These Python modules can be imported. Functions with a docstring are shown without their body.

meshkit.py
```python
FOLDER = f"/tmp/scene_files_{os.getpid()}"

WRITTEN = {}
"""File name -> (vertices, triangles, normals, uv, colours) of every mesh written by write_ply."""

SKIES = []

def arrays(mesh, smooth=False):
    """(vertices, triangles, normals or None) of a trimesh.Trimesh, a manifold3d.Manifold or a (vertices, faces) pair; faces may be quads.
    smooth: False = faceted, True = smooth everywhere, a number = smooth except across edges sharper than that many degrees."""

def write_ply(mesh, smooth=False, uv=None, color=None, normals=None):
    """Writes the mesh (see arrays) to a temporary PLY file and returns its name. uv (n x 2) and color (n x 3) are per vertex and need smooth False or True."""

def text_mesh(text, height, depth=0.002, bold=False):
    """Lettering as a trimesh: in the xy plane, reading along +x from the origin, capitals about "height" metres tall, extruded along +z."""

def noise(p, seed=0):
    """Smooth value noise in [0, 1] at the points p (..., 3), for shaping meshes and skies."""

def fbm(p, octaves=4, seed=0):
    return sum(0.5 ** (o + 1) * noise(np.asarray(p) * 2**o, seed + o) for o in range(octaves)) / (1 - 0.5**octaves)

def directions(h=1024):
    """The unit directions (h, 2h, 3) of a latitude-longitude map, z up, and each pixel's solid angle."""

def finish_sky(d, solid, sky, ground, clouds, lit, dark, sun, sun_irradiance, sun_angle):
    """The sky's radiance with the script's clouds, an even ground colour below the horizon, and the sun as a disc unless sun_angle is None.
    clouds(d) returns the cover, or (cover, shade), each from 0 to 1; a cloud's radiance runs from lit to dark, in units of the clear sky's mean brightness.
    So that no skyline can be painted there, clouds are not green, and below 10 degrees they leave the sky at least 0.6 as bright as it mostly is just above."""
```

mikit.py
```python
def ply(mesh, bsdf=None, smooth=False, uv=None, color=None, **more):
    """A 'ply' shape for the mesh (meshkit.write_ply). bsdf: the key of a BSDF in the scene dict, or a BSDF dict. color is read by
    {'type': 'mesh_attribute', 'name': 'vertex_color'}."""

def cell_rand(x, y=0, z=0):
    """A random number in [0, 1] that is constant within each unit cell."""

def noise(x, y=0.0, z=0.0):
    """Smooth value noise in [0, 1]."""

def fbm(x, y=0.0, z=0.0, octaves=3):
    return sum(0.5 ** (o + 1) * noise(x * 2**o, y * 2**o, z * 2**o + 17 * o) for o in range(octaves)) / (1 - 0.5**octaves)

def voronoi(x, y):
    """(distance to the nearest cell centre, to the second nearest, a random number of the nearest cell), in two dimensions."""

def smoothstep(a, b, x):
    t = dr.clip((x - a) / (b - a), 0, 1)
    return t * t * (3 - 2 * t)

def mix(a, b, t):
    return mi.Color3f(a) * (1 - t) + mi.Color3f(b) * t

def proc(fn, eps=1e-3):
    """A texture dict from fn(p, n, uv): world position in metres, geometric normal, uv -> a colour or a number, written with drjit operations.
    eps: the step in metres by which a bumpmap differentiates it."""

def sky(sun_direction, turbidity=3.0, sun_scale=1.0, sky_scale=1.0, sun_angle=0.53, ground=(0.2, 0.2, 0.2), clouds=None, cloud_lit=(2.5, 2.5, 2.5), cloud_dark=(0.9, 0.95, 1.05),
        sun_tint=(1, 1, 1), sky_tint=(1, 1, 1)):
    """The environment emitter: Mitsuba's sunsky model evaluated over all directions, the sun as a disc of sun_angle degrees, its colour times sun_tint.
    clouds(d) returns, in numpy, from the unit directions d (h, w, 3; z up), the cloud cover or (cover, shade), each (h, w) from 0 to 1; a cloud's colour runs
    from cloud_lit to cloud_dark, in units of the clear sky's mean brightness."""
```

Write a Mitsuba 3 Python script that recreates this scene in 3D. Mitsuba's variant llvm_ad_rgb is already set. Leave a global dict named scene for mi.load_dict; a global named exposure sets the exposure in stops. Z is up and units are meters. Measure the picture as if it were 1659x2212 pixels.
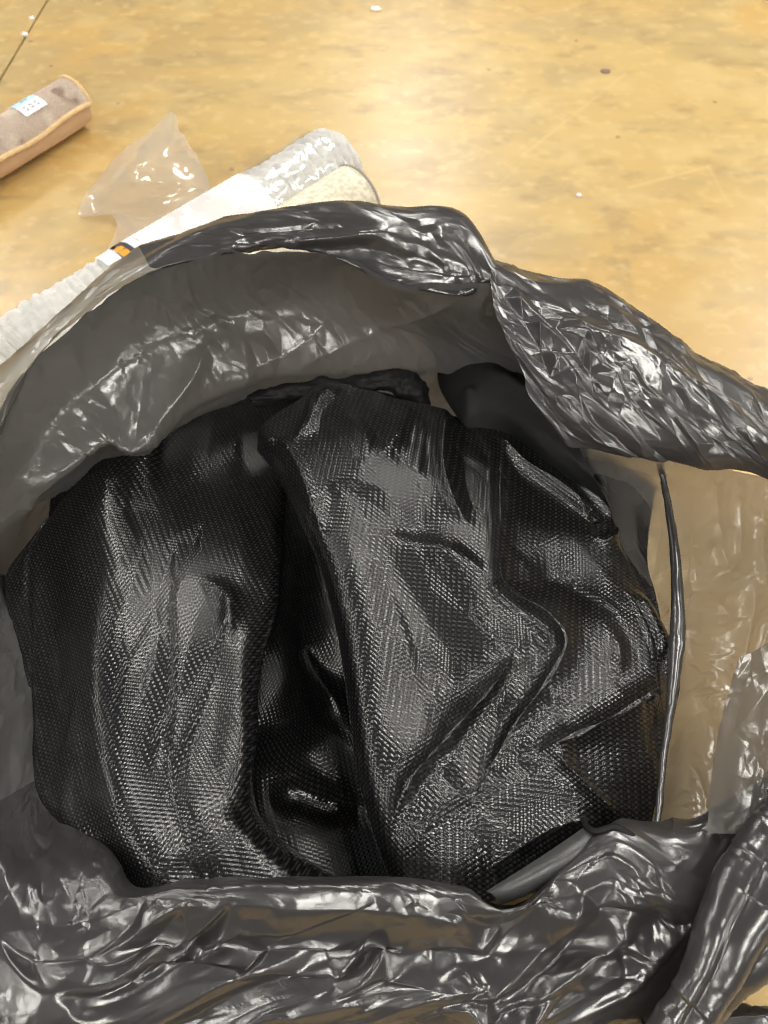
import math, random
import numpy as np, trimesh, mitsuba as mi, drjit as dr
import mikit, meshkit
from mikit import ply, proc, noise, fbm, voronoi, cell_rand, smoothstep, mix
from scipy.interpolate import Akima1DInterpolator, LinearNDInterpolator
from scipy.ndimage import gaussian_filter
from scipy.spatial import cKDTree

T = mi.ScalarTransform4f
scene, labels = {}, {}

# ------------------------------------------------------------------ camera
EYE, PITCH, FOC = np.array([0, 0, 1.25]), math.radians(58), 1597.0      # focal length in units of a 1659 x 2212 print
FWD = np.array([0, math.cos(PITCH), -math.sin(PITCH)])
UPV = np.array([0, math.sin(PITCH), math.cos(PITCH)])
scene['camera'] = {'type': 'thinlens', 'to_world': T().look_at(origin=EYE.tolist(), target=(EYE + FWD).tolist(), up=[0, 0, 1]),
                   'fov': 2 * math.degrees(math.atan(829.5 / FOC)), 'fov_axis': 'x', 'aperture_radius': 0.0023, 'focus_distance': 0.88,
                   'near_clip': 0.05, 'far_clip': 200.0}
# ------------------------------------------------------------------ light: the hall's ceiling lamps and the dim light of its ceiling
exposure = 0.1
scene['hall_light'] = {'type': 'constant', 'radiance': {'type': 'rgb', 'value': [0.13, 0.13, 0.131]}}
LAMP_Z = 5.0
LAMPS = [(x, y) for y in (-5.8, -2.6, 5.6) for x in (-8.0, -4.2, 0.3, 4.8, 8.6)] + [(-6.0, 2.0), (1.6, 2.8), (5.6, 2.0)] + [(-8.0, 9.4), (0.3, 9.4), (8.6, 9.4)]
LAMP_RAD = [19.5, 18.9, 17.6]


def put(key, shape, label=None, category=None, group=None, kind=None):
    scene[key] = shape
    note(key, label, category, group, kind)
    return key


def note(key, label=None, category=None, group=None, kind=None):
    d = {k: v for k, v in dict(label=label, category=category, group=group, kind=kind).items() if v}
    if d:
        labels[key] = d


def at(px, py, z):
    """The point of height z that stands under the print point (px, py)."""
    d = FWD + (px - 829.5) / FOC * np.array([1, 0, 0]) + (1106 - py) / FOC * UPV
    return EYE + d * (z - EYE[2]) / d[2]


def print_xy(P):
    q = P - EYE
    w = q @ FWD
    return np.stack([829.5 + FOC * q[..., 0] / w, 1106 - FOC * (q @ UPV) / w], -1)


# ------------------------------------------------------------------ sheets
def faces_of(nv, nu):
    i = np.arange(nv * nu).reshape(nv, nu)
    a, b, c, d = i[:-1, :-1].ravel(), i[:-1, 1:].ravel(), i[1:, 1:].ravel(), i[1:, :-1].ravel()
    return np.vstack([np.stack([a, b, c], 1), np.stack([a, c, d], 1)])


def spline(pts, n):
    """n points evenly along a smooth curve through pts."""
    pts = np.asarray(pts, float)
    s = np.r_[0, np.cumsum(np.linalg.norm(np.diff(pts, axis=0), axis=1))]
    f = Akima1DInterpolator(s, pts) if len(pts) > 2 else (lambda t: pts[0] + (pts[-1] - pts[0]) * (t / s[-1])[:, None])
    return f(np.linspace(0, s[-1], n))


def loft(rows, nv, nu):
    """A grid (nv, nu, 3) through rows of control points; every row has the same number of points."""
    P = np.array([[at(*p) if len(p) == 3 else np.array(p[1:], float) for p in r] for r in rows])
    s = np.r_[0, np.cumsum(np.linalg.norm(np.diff(P, axis=1), axis=2).mean(0))]
    P = Akima1DInterpolator(s, P, axis=1)(np.linspace(0, s[-1], nu))
    s = np.r_[0, np.cumsum(np.linalg.norm(np.diff(P, axis=0), axis=2).mean(1))]
    f = Akima1DInterpolator(s, P, axis=0) if len(P) > 2 else (lambda t: P[0] + (P[-1] - P[0]) * (t / s[-1])[:, None, None])
    return f(np.linspace(0, s[-1], nv))


def normals(V):
    n = np.cross(np.gradient(V, axis=1), np.gradient(V, axis=0))
    return n / np.maximum(np.linalg.norm(n, axis=-1, keepdims=True), 1e-12)


def lengths(V):
    """Arc length along u and along v, in metres."""
    a = np.cumsum(np.linalg.norm(np.diff(V, axis=1, prepend=V[:, :1]), axis=2), 1)
    b = np.cumsum(np.linalg.norm(np.diff(V, axis=0, prepend=V[:1]), axis=2), 0)
    return a, b


def shards(V, cell, amp, seed=0, stretch=(1, 1), turn=0.0, soft=0.6):
    """Flat facets with sharp creases between them: heights at random points, joined by triangles."""
    rng = np.random.default_rng(seed)
    a, b = lengths(V)
    c, s = math.cos(turn), math.sin(turn)
    p = np.stack([(a * c + b * s) / (cell * stretch[0]), (-a * s + b * c) / (cell * stretch[1])], -1)
    q = np.dstack([p * 0.45, p[..., :1] * 0 + seed * 3.3])
    p = p + 0.35 * np.stack([meshkit.fbm(q, 2, seed), meshkit.fbm(q + 40, 2, seed)], -1)
    lo, hi = p.reshape(-1, 2).min(0) - 2, p.reshape(-1, 2).max(0) + 2
    n = int((hi - lo).prod()) + 8
    q = rng.uniform(lo, hi, (n, 2))
    h = LinearNDInterpolator(q, rng.normal(0, 1, n), fill_value=0.0)(p)
    if soft:
        h = gaussian_filter(h, soft)
    return h * amp


def crinkle(V, seed, stretch=(1.4, 1), turn=0.0, k=1.0):
    """Creased plastic film: broad panels, with patches of small and very small ones."""
    a, b = lengths(V)
    q = np.stack([a / .09, b / .09, a * 0 + seed], -1)
    m1 = np.clip((meshkit.fbm(q, 2, seed) - .40) / .2, .15, 1)
    m2 = np.clip((meshkit.fbm(q * 1.7 + 9, 2, seed) - .46) / .15, 0.05, 1)
    return k * (shards(V, .058, .0044, seed, stretch, turn, .3) + gaussian_filter(m1, 4) * shards(V, .018, .0021, seed + 1, stretch, turn, .2)
                + gaussian_filter(m2, 4) * shards(V, .0075, .0008, seed + 2, stretch, turn, .1))


def line_field(V, pts, kind='print'):
    """Distance in metres (over the sheet) to a traced line, and the place along it from 0 to 1."""
    flat = V.reshape(-1, 3)
    tree = cKDTree(print_xy(flat))
    q = spline(pts, 60)
    c = flat[tree.query(q)[1]]
    c = gaussian_filter(c, (3, 0), mode='nearest')
    d, i = cKDTree(spline(c, 240)).query(flat)
    return d.reshape(V.shape[:2]), i.reshape(V.shape[:2]) / 239.0


def ridge(V, pts, h, w, sharp=1.0, ends=0.15):
    """Height of a crease along the traced line: a tent (sharp = 1) or a round ridge (sharp = 2)."""
    d, s = line_field(V, pts)
    fade = np.clip(np.minimum(s, 1 - s) / max(ends, 1e-6), 0, 1) if ends else 1.0
    return h * np.exp(-(d / w) ** sharp) * (0.25 + 0.75 * fade)


def facets(V, nodes, soft=1.0):
    """Flat panels between hand-placed corners: (print x, print y, height in mm) each, joined by triangles over the sheet."""
    a, b = lengths(V)
    n = np.array(nodes, float)
    i = cKDTree(print_xy(V.reshape(-1, 3))).query(n[:, :2])[1]
    q = np.stack([a.ravel()[i], b.ravel()[i]], 1)
    am, bm = a.max(), b.max()
    far = [(x * am, y * bm) for x in (-.15, .25, .5, .75, 1.15) for y in (-.2, 1.2)] + [(x * am, y * bm) for x in (-.15, 1.15) for y in (.33, .66)]
    h = LinearNDInterpolator(np.vstack([q, far]), np.r_[n[:, 2], np.zeros(len(far))], fill_value=0.0)(a, b)
    return gaussian_filter(h, soft) * .001


def out(V, h):
    return V + normals(V) * np.asarray(h)[..., None]


def sheet(key, V, bsdf, uv=None, **lab):
    nv, nu = V.shape[:2]
    u = None
    if uv is not None:                                  # threads run at this angle over the plan, a little drawn along the slopes
        x, y, z = (V[..., k].ravel() for k in range(3))
        c, s = math.cos(uv), math.sin(uv)
        u = np.stack([x * c + y * s + 0.35 * z, -x * s + y * c + 0.35 * z], 1)
    put(key, ply((V.reshape(-1, 3), faces_of(nv, nu)), bsdf, True, uv=u), **lab)


def tube(pts, r, n=10, m=80, closed_ends=True):
    c = spline(pts, m)
    t = np.gradient(c, axis=0)
    t /= np.linalg.norm(t, axis=1, keepdims=True)
    up = np.array([0.13, 0.21, 0.97])
    a = np.cross(t, up)
    a /= np.linalg.norm(a, axis=1, keepdims=True)
    b = np.cross(t, a)
    r = np.broadcast_to(r, m)
    th = np.linspace(0, 2 * np.pi, n, endpoint=False)
    V = c[:, None] + r[:, None, None] * (np.cos(th)[None, :, None] * a[:, None] + np.sin(th)[None, :, None] * b[:, None])
    V = V.reshape(-1, 3)
    f = []
    for i in range(m - 1):
        for k in range(n):
            k2 = (k + 1) % n
            f += [[i * n + k, i * n + k2, (i + 1) * n + k2], [i * n + k, (i + 1) * n + k2, (i + 1) * n + k]]
    if closed_ends:
        V = np.vstack([V, c[0], c[-1]])
        for k in range(n):
            f += [[m * n, (k + 1) % n, k], [m * n + 1, (m - 1) * n + k, (m - 1) * n + (k + 1) % n]]
    return trimesh.Trimesh(V, np.array(f), process=False)


# ------------------------------------------------------------------ materials
def mat(key, **d):
    scene[key] = d
    return key


def rgb(*c):
    return {'type': 'rgb', 'value': list(c)}


def floor_color(p, n, uv):
    x, y = p.x, p.y
    w = fbm(x * 3 + 7, y * 3, 8, 2)
    big = fbm(x * 1.1 + 3, y * 1.3, 0, 3)
    mid = fbm(x * 4 + 9 + w, y * 7 + 4, 1, 5)
    fine = fbm(x * 30, y * 40, 2, 3)
    c = mix((0.46, 0.322, 0.122), (0.455, 0.29, 0.095), smoothstep(0.3, 0.7, big))
    c = mix(c, (0.36, 0.26, 0.115), smoothstep(0.4, 0.75, mid) * 0.7)
    c = mix(c, (0.29, 0.195, 0.085), smoothstep(0.5, 0.85, fbm(x * 11 + 31 + 2 * w, y * 19, 3, 4)) * 0.5)
    c = mix(c, (0.56, 0.42, 0.19), smoothstep(0.5, 0.9, fine) * 0.4)
    c = mix(c, (0.53, 0.40, 0.18), smoothstep(0.5, 0.8, fbm(x * 6, y * 9, 11, 3)) * 0.4)
    f, s, r = voronoi(x * 5.5 + 0.3 * mid, y * 5.5)
    c = mix(c, (0.17, 0.12, 0.08), (1 - smoothstep(0.02, 0.05, f)) * smoothstep(0.8, 0.85, r) * 0.6)
    for (ax, ay, bx, by, w, k) in SCUFFS:
        dx, dy = bx - ax, by - ay
        t = dr.clip(((x - ax) * dx + (y - ay) * dy) / (dx * dx + dy * dy), 0, 1)
        d = dr.sqrt(dr.square(x - ax - t * dx) + dr.square(y - ay - t * dy))
        c = mix(c, (0.60, 0.46, 0.22), (1 - smoothstep(0.2 * w, w, d + 0.008 * fine)) * 0.5 * k * smoothstep(0.2, 0.6, fbm(x * 8, y * 8, 4, 2)))
    return c


SCUFFS = []
for a, b, w, k in (((1130, 335), (1350, 160), 0.014, 0.5), ((1360, 405), (1530, 360), 0.016, 0.6), ((1530, 360), (1568, 430), 0.012, 0.35), ((1480, 530), (1659, 470), 0.014, 0.45),
                   ((1010, 460), (1130, 350), 0.010, 0.3), ((1380, 215), (1480, 230), 0.02, 0.25)):
    A, B = at(*a, 0), at(*b, 0)
    SCUFFS.append((A[0], A[1], B[0], B[1], w, k))

mat('m_floor', type='principled', base_color=proc(floor_color), roughness=proc(lambda p, n, uv: 0.29 + 0.10 * fbm(p.x * 4, p.y * 6, 5, 3)), specular=1.0)
mat('m_joint', type='diffuse', reflectance=rgb(0.09, 0.07, 0.05))


def film_micro(p, n, uv):
    a = dr.abs(fbm(p.x * 38, p.y * 38, p.z * 38, 2) - 0.5)
    b = dr.abs(fbm(p.x * 90 + 7, p.y * 90, p.z * 90, 2) - 0.5)
    return -0.0005 * a - 0.0003 * b


def film(key, tint, grey, share, rough, eta):
    """Thin plastic: a clear tinted sheet with gloss on both faces, mixed with its own grey body."""
    mat(key, type='bumpmap', arbitrary=proc(film_micro, 6e-4), scale=1.0, bsdf={'type': 'blendbsdf', 'weight': share,
        'a': {'type': 'principledthin', 'base_color': rgb(*tint), 'roughness': rough, 'spec_trans': 0.95, 'diff_trans': 0.8, 'eta': eta},
        'b': {'type': 'principledthin', 'base_color': rgb(*grey), 'roughness': 0.5, 'spec_trans': 0.0, 'diff_trans': 0.7}})


film('m_film', (0.46, 0.44, 0.41), (0.25, 0.24, 0.225), 0.20, 0.19, 1.7)
film('m_film_double', (0.055, 0.054, 0.053), (0.21, 0.207, 0.206), 0.42, 0.21, 1.9)
film('m_film_thick', (0.003, 0.003, 0.003), (0.140, 0.132, 0.135), 0.31, 0.235, 2.1)


def weave_of(key, pu, pv, scale, seed):
    def phase(uv):
        w = fbm(uv.x * 7, uv.y * 7, seed, 2)
        return uv.x * (2 * math.pi / pu) + 6.0 * w, uv.y * (2 * math.pi / pv) + 5.0 * w

    def height(p, n, uv):
        a, b = phase(uv)
        return dr.sin(a) * dr.sin(b) + 0.5 * dr.sin(a)

    def color(p, n, uv):
        a, b = phase(uv)
        k = smoothstep(-0.3, 1.1, dr.sin(a) * dr.sin(b) + 0.4 * dr.sin(a))
        return mix((0.003, 0.003, 0.0033), (0.026, 0.0257, 0.0257), k * (0.45 + 0.9 * noise(uv.x * 300, uv.y * 300, 3)))

    mat(key, type='twosided', bsdf={'type': 'bumpmap', 'arbitrary': proc(height, 3e-4), 'scale': scale,
        'bsdf': {'type': 'principled', 'base_color': proc(color), 'roughness': 0.18, 'specular': 0.75}})


weave_of('m_fabric', 0.0066, 0.0056, 0.00024, 0)
weave_of('m_fabric_upper', 0.0080, 0.0060, 0.00028, 5)
mat('m_trim_fine', type='twosided', bsdf={'type': 'bumpmap', 'arbitrary': proc(lambda p, n, uv: dr.sin(uv.x * 2600) * dr.sin(uv.y * 2600), 2e-4), 'scale': 0.00006,
    'bsdf': {'type': 'principled', 'base_color': rgb(0.05, 0.05, 0.05), 'roughness': 0.35, 'specular': 0.7}})
mat('m_trim', type='twosided', bsdf={'type': 'principled', 'base_color': rgb(0.008, 0.008, 0.0085), 'roughness': 0.6, 'specular': 0.25})

# ------------------------------------------------------------------ the floor: two slabs and the saw-cut joint between them
J0, J1 = at(0, 172, 0)[:2], at(103, 0, 0)[:2]
jd = (J1 - J0) / np.linalg.norm(J1 - J0)
jn = np.array([-jd[1], jd[0]])
jn = jn if jn[0] > 0 else -jn
for k, (s, key) in enumerate(((1, 'floor__slab'), (-1, 'floor__slab_001'))):
    e0, e1 = J0 + jn * s * 0.004 - jd * 60, J0 + jn * s * 0.004 + jd * 60
    f0, f1 = e0 + jn * s * 60, e1 + jn * s * 60
    top = [[*e0, 0], [*e1, 0], [*f1, 0], [*f0, 0]]
    bot = [[a, b, -0.05] for a, b, _ in top]
    box = trimesh.Trimesh(np.array(top + bot), [[0, 1, 2], [0, 2, 3], [0, 4, 5], [0, 5, 1], [1, 5, 6], [1, 6, 2], [2, 6, 7], [2, 7, 3], [3, 7, 4], [3, 4, 0]], process=False)
    if np.cross(np.subtract(top[1], top[0]), np.subtract(top[2], top[0]))[2] < 0:
        box.invert()
    put(key, ply(box, 'm_floor'))
e0, e1, w = J0 - jd * 50, J0 + jd * 50, jn * 0.02
put('floor__joint', ply((np.array([[*(e0 - w), -0.008], [*(e1 - w), -0.008], [*(e1 + w), -0.008], [*(e0 + w), -0.008]]), np.array([[0, 1, 2], [0, 2, 3]])), 'm_joint'))
note('floor', 'smooth ochre concrete floor with a saw-cut joint', kind='structure')

# ------------------------------------------------------------------ the hall's ceiling lamps
mat('m_lamp_case', type='principled', base_color=rgb(0.7, 0.7, 0.7), roughness=0.5)
for k, (x, y) in enumerate(LAMPS):
    key = 'ceiling_lamp' + ('' if k == 0 else f'_{k:03d}')
    box = trimesh.creation.box((0.9, 2.3, 0.08))
    box.apply_translation([x, y, LAMP_Z + 0.045])
    put(key + '__case', ply(box, 'm_lamp_case'))
    scene[key + '__panel'] = {'type': 'rectangle', 'to_world': T().translate([x, y, LAMP_Z]).rotate([1, 0, 0], 180).scale([0.42, 1.1, 1]),
                              'bsdf': {'type': 'diffuse', 'reflectance': rgb(0.5, 0.5, 0.5)}, 'emitter': {'type': 'area', 'radiance': rgb(*LAMP_RAD)}}
    note(key, 'white ceiling lamp panel high above the floor', 'lamp', 'ceiling lamps')

# ------------------------------------------------------------------ the bag
BACK = [
    [(-170, 1300, .50), (-20, 935, .53), (110, 745, .55), (280, 612, .565), (480, 548, .58), (690, 548, .575), (880, 605, .57), (1010, 608, .562), (1100, 615, .555), (1250, 760, .53)],
    [(-120, 1320, .45), (30, 1010, .48), (170, 850, .48), (320, 750, .47), (500, 680, .46), (690, 650, .46), (860, 690, .46), (990, 710, .46), (1110, 730, .46), (1260, 850, .46)],
    [(-60, 1290, .40), (65, 1090, .43), (225, 965, .44), (300, 975, .43), (440, 872, .40), (640, 815, .36), (860, 810, .34), (970, 800, .36), (1110, 800, .38), (1270, 920, .38)],
    [(-20, 1330, .3), (40, 1130, .30), (200, 1000, .28), (320, 975, .27), (440, 905, .25), (640, 850, .25), (860, 845, .25), (980, 840, .25), (1110, 840, .25), (1270, 960, .25)],
    [(-40, 1400, .004), (60, 1250, .004), (200, 1100, .004), (320, 1020, .004), (440, 970, .004), (640, 930, .004), (860, 930, .004), (980, 930, .004), (1110, 940, .004), (1260, 1040, .004)],
]
BACK.insert(3, [(x, y - 9, z - .016) for x, y, z in BACK[2]])
V = loft(BACK, 300, 560)
h = ridge(V, [(300, 975), (330, 930), (400, 840), (450, 745)], .013, .012, 1.1) + ridge(V, [(300, 985), (350, 940), (440, 872)], .008, .012, 1.1)
h += ridge(V, [(60, 1090), (160, 1035), (228, 962), (298, 980)], .008, .012)
h += ridge(V, [(640, 800), (760, 740), (900, 680), (1000, 640)], .006, .012) + ridge(V, [(560, 790), (680, 720), (730, 640)], .004, .015)
h += crinkle(V, 3, (1, 2.0), .3, .85)
V = out(V, -h)
sheet('bag__back_wall', V, 'm_film_double')

CUFF = [
    [(-260, 1330, .46), (-60, 850, .47), (110, 695, .49), (240, 592, .50), (400, 512, .52), (560, 474, .54), (715, 452, .55), (880, 480, .55), (1010, 512, .53), (1060, 575, .51), (1115, 645, .49)],
    [(-230, 1290, .50), (-40, 880, .53), (110, 708, .55), (240, 604, .57), (400, 522, .585), (560, 480, .595), (715, 458, .60), (880, 486, .595), (1012, 518, .575), (1066, 582, .555), (1122, 655, .53)],
    [(-200, 1310, .50), (-20, 905, .535), (120, 724, .553), (250, 612, .573), (410, 546, .58), (570, 512, .585), (715, 500, .59), (880, 538, .582), (1008, 575, .565), (1064, 600, .555), (1120, 668, .535)],
    [(-175, 1310, .50), (-5, 930, .53), (118, 728, .55), (280, 606, .57), (420, 560, .575), (570, 530, .576), (700, 545, .57), (860, 598, .56), (985, 628, .55), (1062, 616, .545), (1118, 680, .525)],
    [(-165, 1320, .48), (5, 930, .51), (128, 728, .53), (290, 606, .55), (430, 552, .56), (580, 520, .56), (700, 533, .555), (860, 583, .545), (985, 612, .535), (1062, 604, .53), (1115, 672, .51)],
]
V = loft(CUFF, 110, 560)
h = -ridge(V, [(480, 532), (640, 520), (760, 512), (840, 505)], .012, .008, 2) + ridge(V, [(470, 512), (600, 500), (740, 492), (820, 500)], .006, .008)
h += ridge(V, [(700, 545), (800, 565), (920, 585), (1060, 600)], .008, .01) + ridge(V, [(760, 530), (880, 555), (1000, 580)], .006, .01)
h += crinkle(V, 5, (2.0, 1), 0, .9)
V = out(V, h)
sheet('bag__rim_cuff', V[:, 282:], 'm_film_thick')
sheet('bag__rim_cuff_001', V[:, :283], 'm_film')

FLAP = [
    [(1020, 540, .50), (1120, 580, .50), (1230, 620, .49), (1400, 680, .48), (1560, 785, .47), (1720, 890, .46)],
    [(1062, 560, .57), (1135, 605, .56), (1262, 634, .55), (1400, 694, .54), (1555, 800, .53), (1720, 910, .52)],
    [(1075, 640, .575), (1150, 690, .565), (1265, 720, .56), (1395, 770, .55), (1560, 860, .54), (1730, 950, .53)],
    [(1100, 740, .565), (1170, 790, .56), (1270, 830, .555), (1395, 860, .55), (1570, 920, .54), (1740, 985, .53)],
    [(1140, 850, .54), (1190, 880, .54), (1280, 920, .535), (1395, 940, .53), (1580, 980, .52), (1740, 1030, .51)],
    [(1190, 930, .51), (1230, 965, .505), (1300, 978, .50), (1395, 993, .50), (1560, 1010, .49), (1740, 1080, .48)],
    [(1190, 920, .485), (1230, 945, .48), (1300, 950, .475), (1395, 960, .475), (1560, 980, .47), (1740, 1040, .46)],
]
V = loft(FLAP, 420, 560)
h = facets(V, [(1062, 560, 4), (1084, 648, 14), (1100, 714, 15), (1121, 772, 14), (1160, 830, 12), (1200, 913, 8), (1100, 619, 15), (1138, 681, 15), (1171, 747, 14), (1191, 805, 10),
               (1125, 640, -8), (1165, 705, -12), (1205, 775, -14), (1240, 800, -8), (1120, 600, 8), (1154, 635, 12), (1204, 697, 16), (1253, 755, 14), (1282, 797, 10),
               (1200, 630, 6), (1229, 660, 10), (1262, 725, 8), (1275, 760, -6), (1266, 637, 8), (1270, 720, -8), (1310, 650, 2), (1336, 710, 8), (1340, 737, -6), (1378, 689, 10), (1382, 720, 6), (1411, 743, 10),
               (1448, 768, 8), (1423, 790, -10), (1510, 838, -10), (1600, 880, -8), (1500, 800, 8), (1560, 830, 10), (1300, 760, 4), (1360, 770, 0), (1330, 800, 6), (1400, 830, 2), (1290, 850, 5), (1350, 860, -5),
               (1250, 850, -3), (1262, 900, -10), (1290, 915, 4), (1340, 905, -3), (1390, 890, 5), (1440, 880, -5), (1500, 900, 6), (1560, 920, -4), (1330, 945, 4), (1380, 955, -6), (1430, 950, 5), (1500, 955, -6),
               (1550, 960, 4), (1600, 950, 5), (1230, 950, 4), (1300, 965, -4), (1244, 975, 0), (1380, 993, 0), (1519, 998, 0)], 1.2) * .8
V = out(V, h + crinkle(V, 12, (1.2, 1), .2, .75) + shards(V, .034, .0030, 17, (1.5, 1), -.5, .3))
sheet('bag__side_flap', V, 'm_film_thick')

SIDE = [
    [(1250, 960, .47), (1400, 985, .47), (1580, 1020, .47), (1740, 1080, .48), (1850, 1300, .48), (1850, 1550, .47), (1800, 1760, .46), (1720, 1850, .45)],
    [(1260, 990, .40), (1390, 1010, .40), (1500, 1060, .40), (1600, 1150, .41), (1650, 1320, .42), (1660, 1520, .42), (1620, 1700, .43), (1600, 1850, .43)],
    [(1270, 1010, .30), (1370, 1030, .30), (1430, 1100, .30), (1465, 1180, .30), (1475, 1330, .30), (1470, 1500, .31), (1450, 1680, .33), (1430, 1850, .36)],
    [(1260, 1050, .20), (1340, 1090, .20), (1400, 1150, .20), (1430, 1250, .20), (1440, 1350, .20), (1430, 1500, .20), (1410, 1680, .22), (1390, 1850, .26)],
    [(1240, 1120, .05), (1300, 1160, .05), (1360, 1220, .05), (1390, 1300, .05), (1390, 1400, .05), (1390, 1500, .05), (1370, 1650, .05), (1350, 1800, .05)],
]
V = loft(SIDE, 240, 420)
h = ridge(V, [(1659, 1430), (1590, 1560), (1545, 1680), (1530, 1800)], .014, .02, 1.3)
for pts, k in (([(1530, 1030), (1540, 1120), (1575, 1260)], .008), ([(1590, 1030), (1592, 1120), (1585, 1220)], .007), ([(1645, 1100), (1640, 1180), (1650, 1260)], .008), ([(1510, 1270), (1560, 1310), (1570, 1350)], .006),
               ([(1490, 1120), (1500, 1300), (1490, 1480)], -.008), ([(1620, 1250), (1600, 1400), (1560, 1520)], .008), ([(1480, 1640), (1505, 1730), (1495, 1840)], .010), ([(1500, 1500), (1530, 1560), (1520, 1640)], .006), ([(1659, 1330), (1630, 1420)], .006)):
    h += ridge(V, pts, k, .009, 1.1)
V = out(V, h + crinkle(V, 22, (1, 2.4), 0, .9))
sheet('bag__side_wall', V, 'm_film')
W = loft([[(1598, 1420, .445), (1562, 1540, .44), (1540, 1660, .44), (1528, 1800, .445)], [(1640, 1400, .45), (1605, 1530, .447), (1580, 1660, .447), (1572, 1800, .45)],
          [(1690, 1370, .455), (1655, 1510, .452), (1630, 1650, .452), (1625, 1800, .455)], [(1760, 1340, .44), (1720, 1490, .44), (1690, 1650, .44), (1680, 1800, .44)]], 90, 200)
sheet('bag__side_wall_001', out(W, crinkle(W, 26, (2.2, 1), .3, .9)), 'm_film')
m = tube([at(1425, 1000, .40), at(1448, 1120, .375), at(1462, 1260, .37), at(1462, 1400, .375), at(1452, 1500, .38), at(1436, 1620, .39), at(1424, 1740, .40), at(1406, 1850, .415)],
         np.interp(np.linspace(0, 1, 200), [0, .3, .5, .62, .75, 1], [.004, .007, .010, .006, .004, .003]), 16, 200)
m.vertices += m.vertex_normals * (.004 * (meshkit.fbm(m.vertices * [90, 25, 90], 3, 6) - .5))[:, None]
put('bag__side_pleat', ply(m, 'm_film_thick', True))

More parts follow.
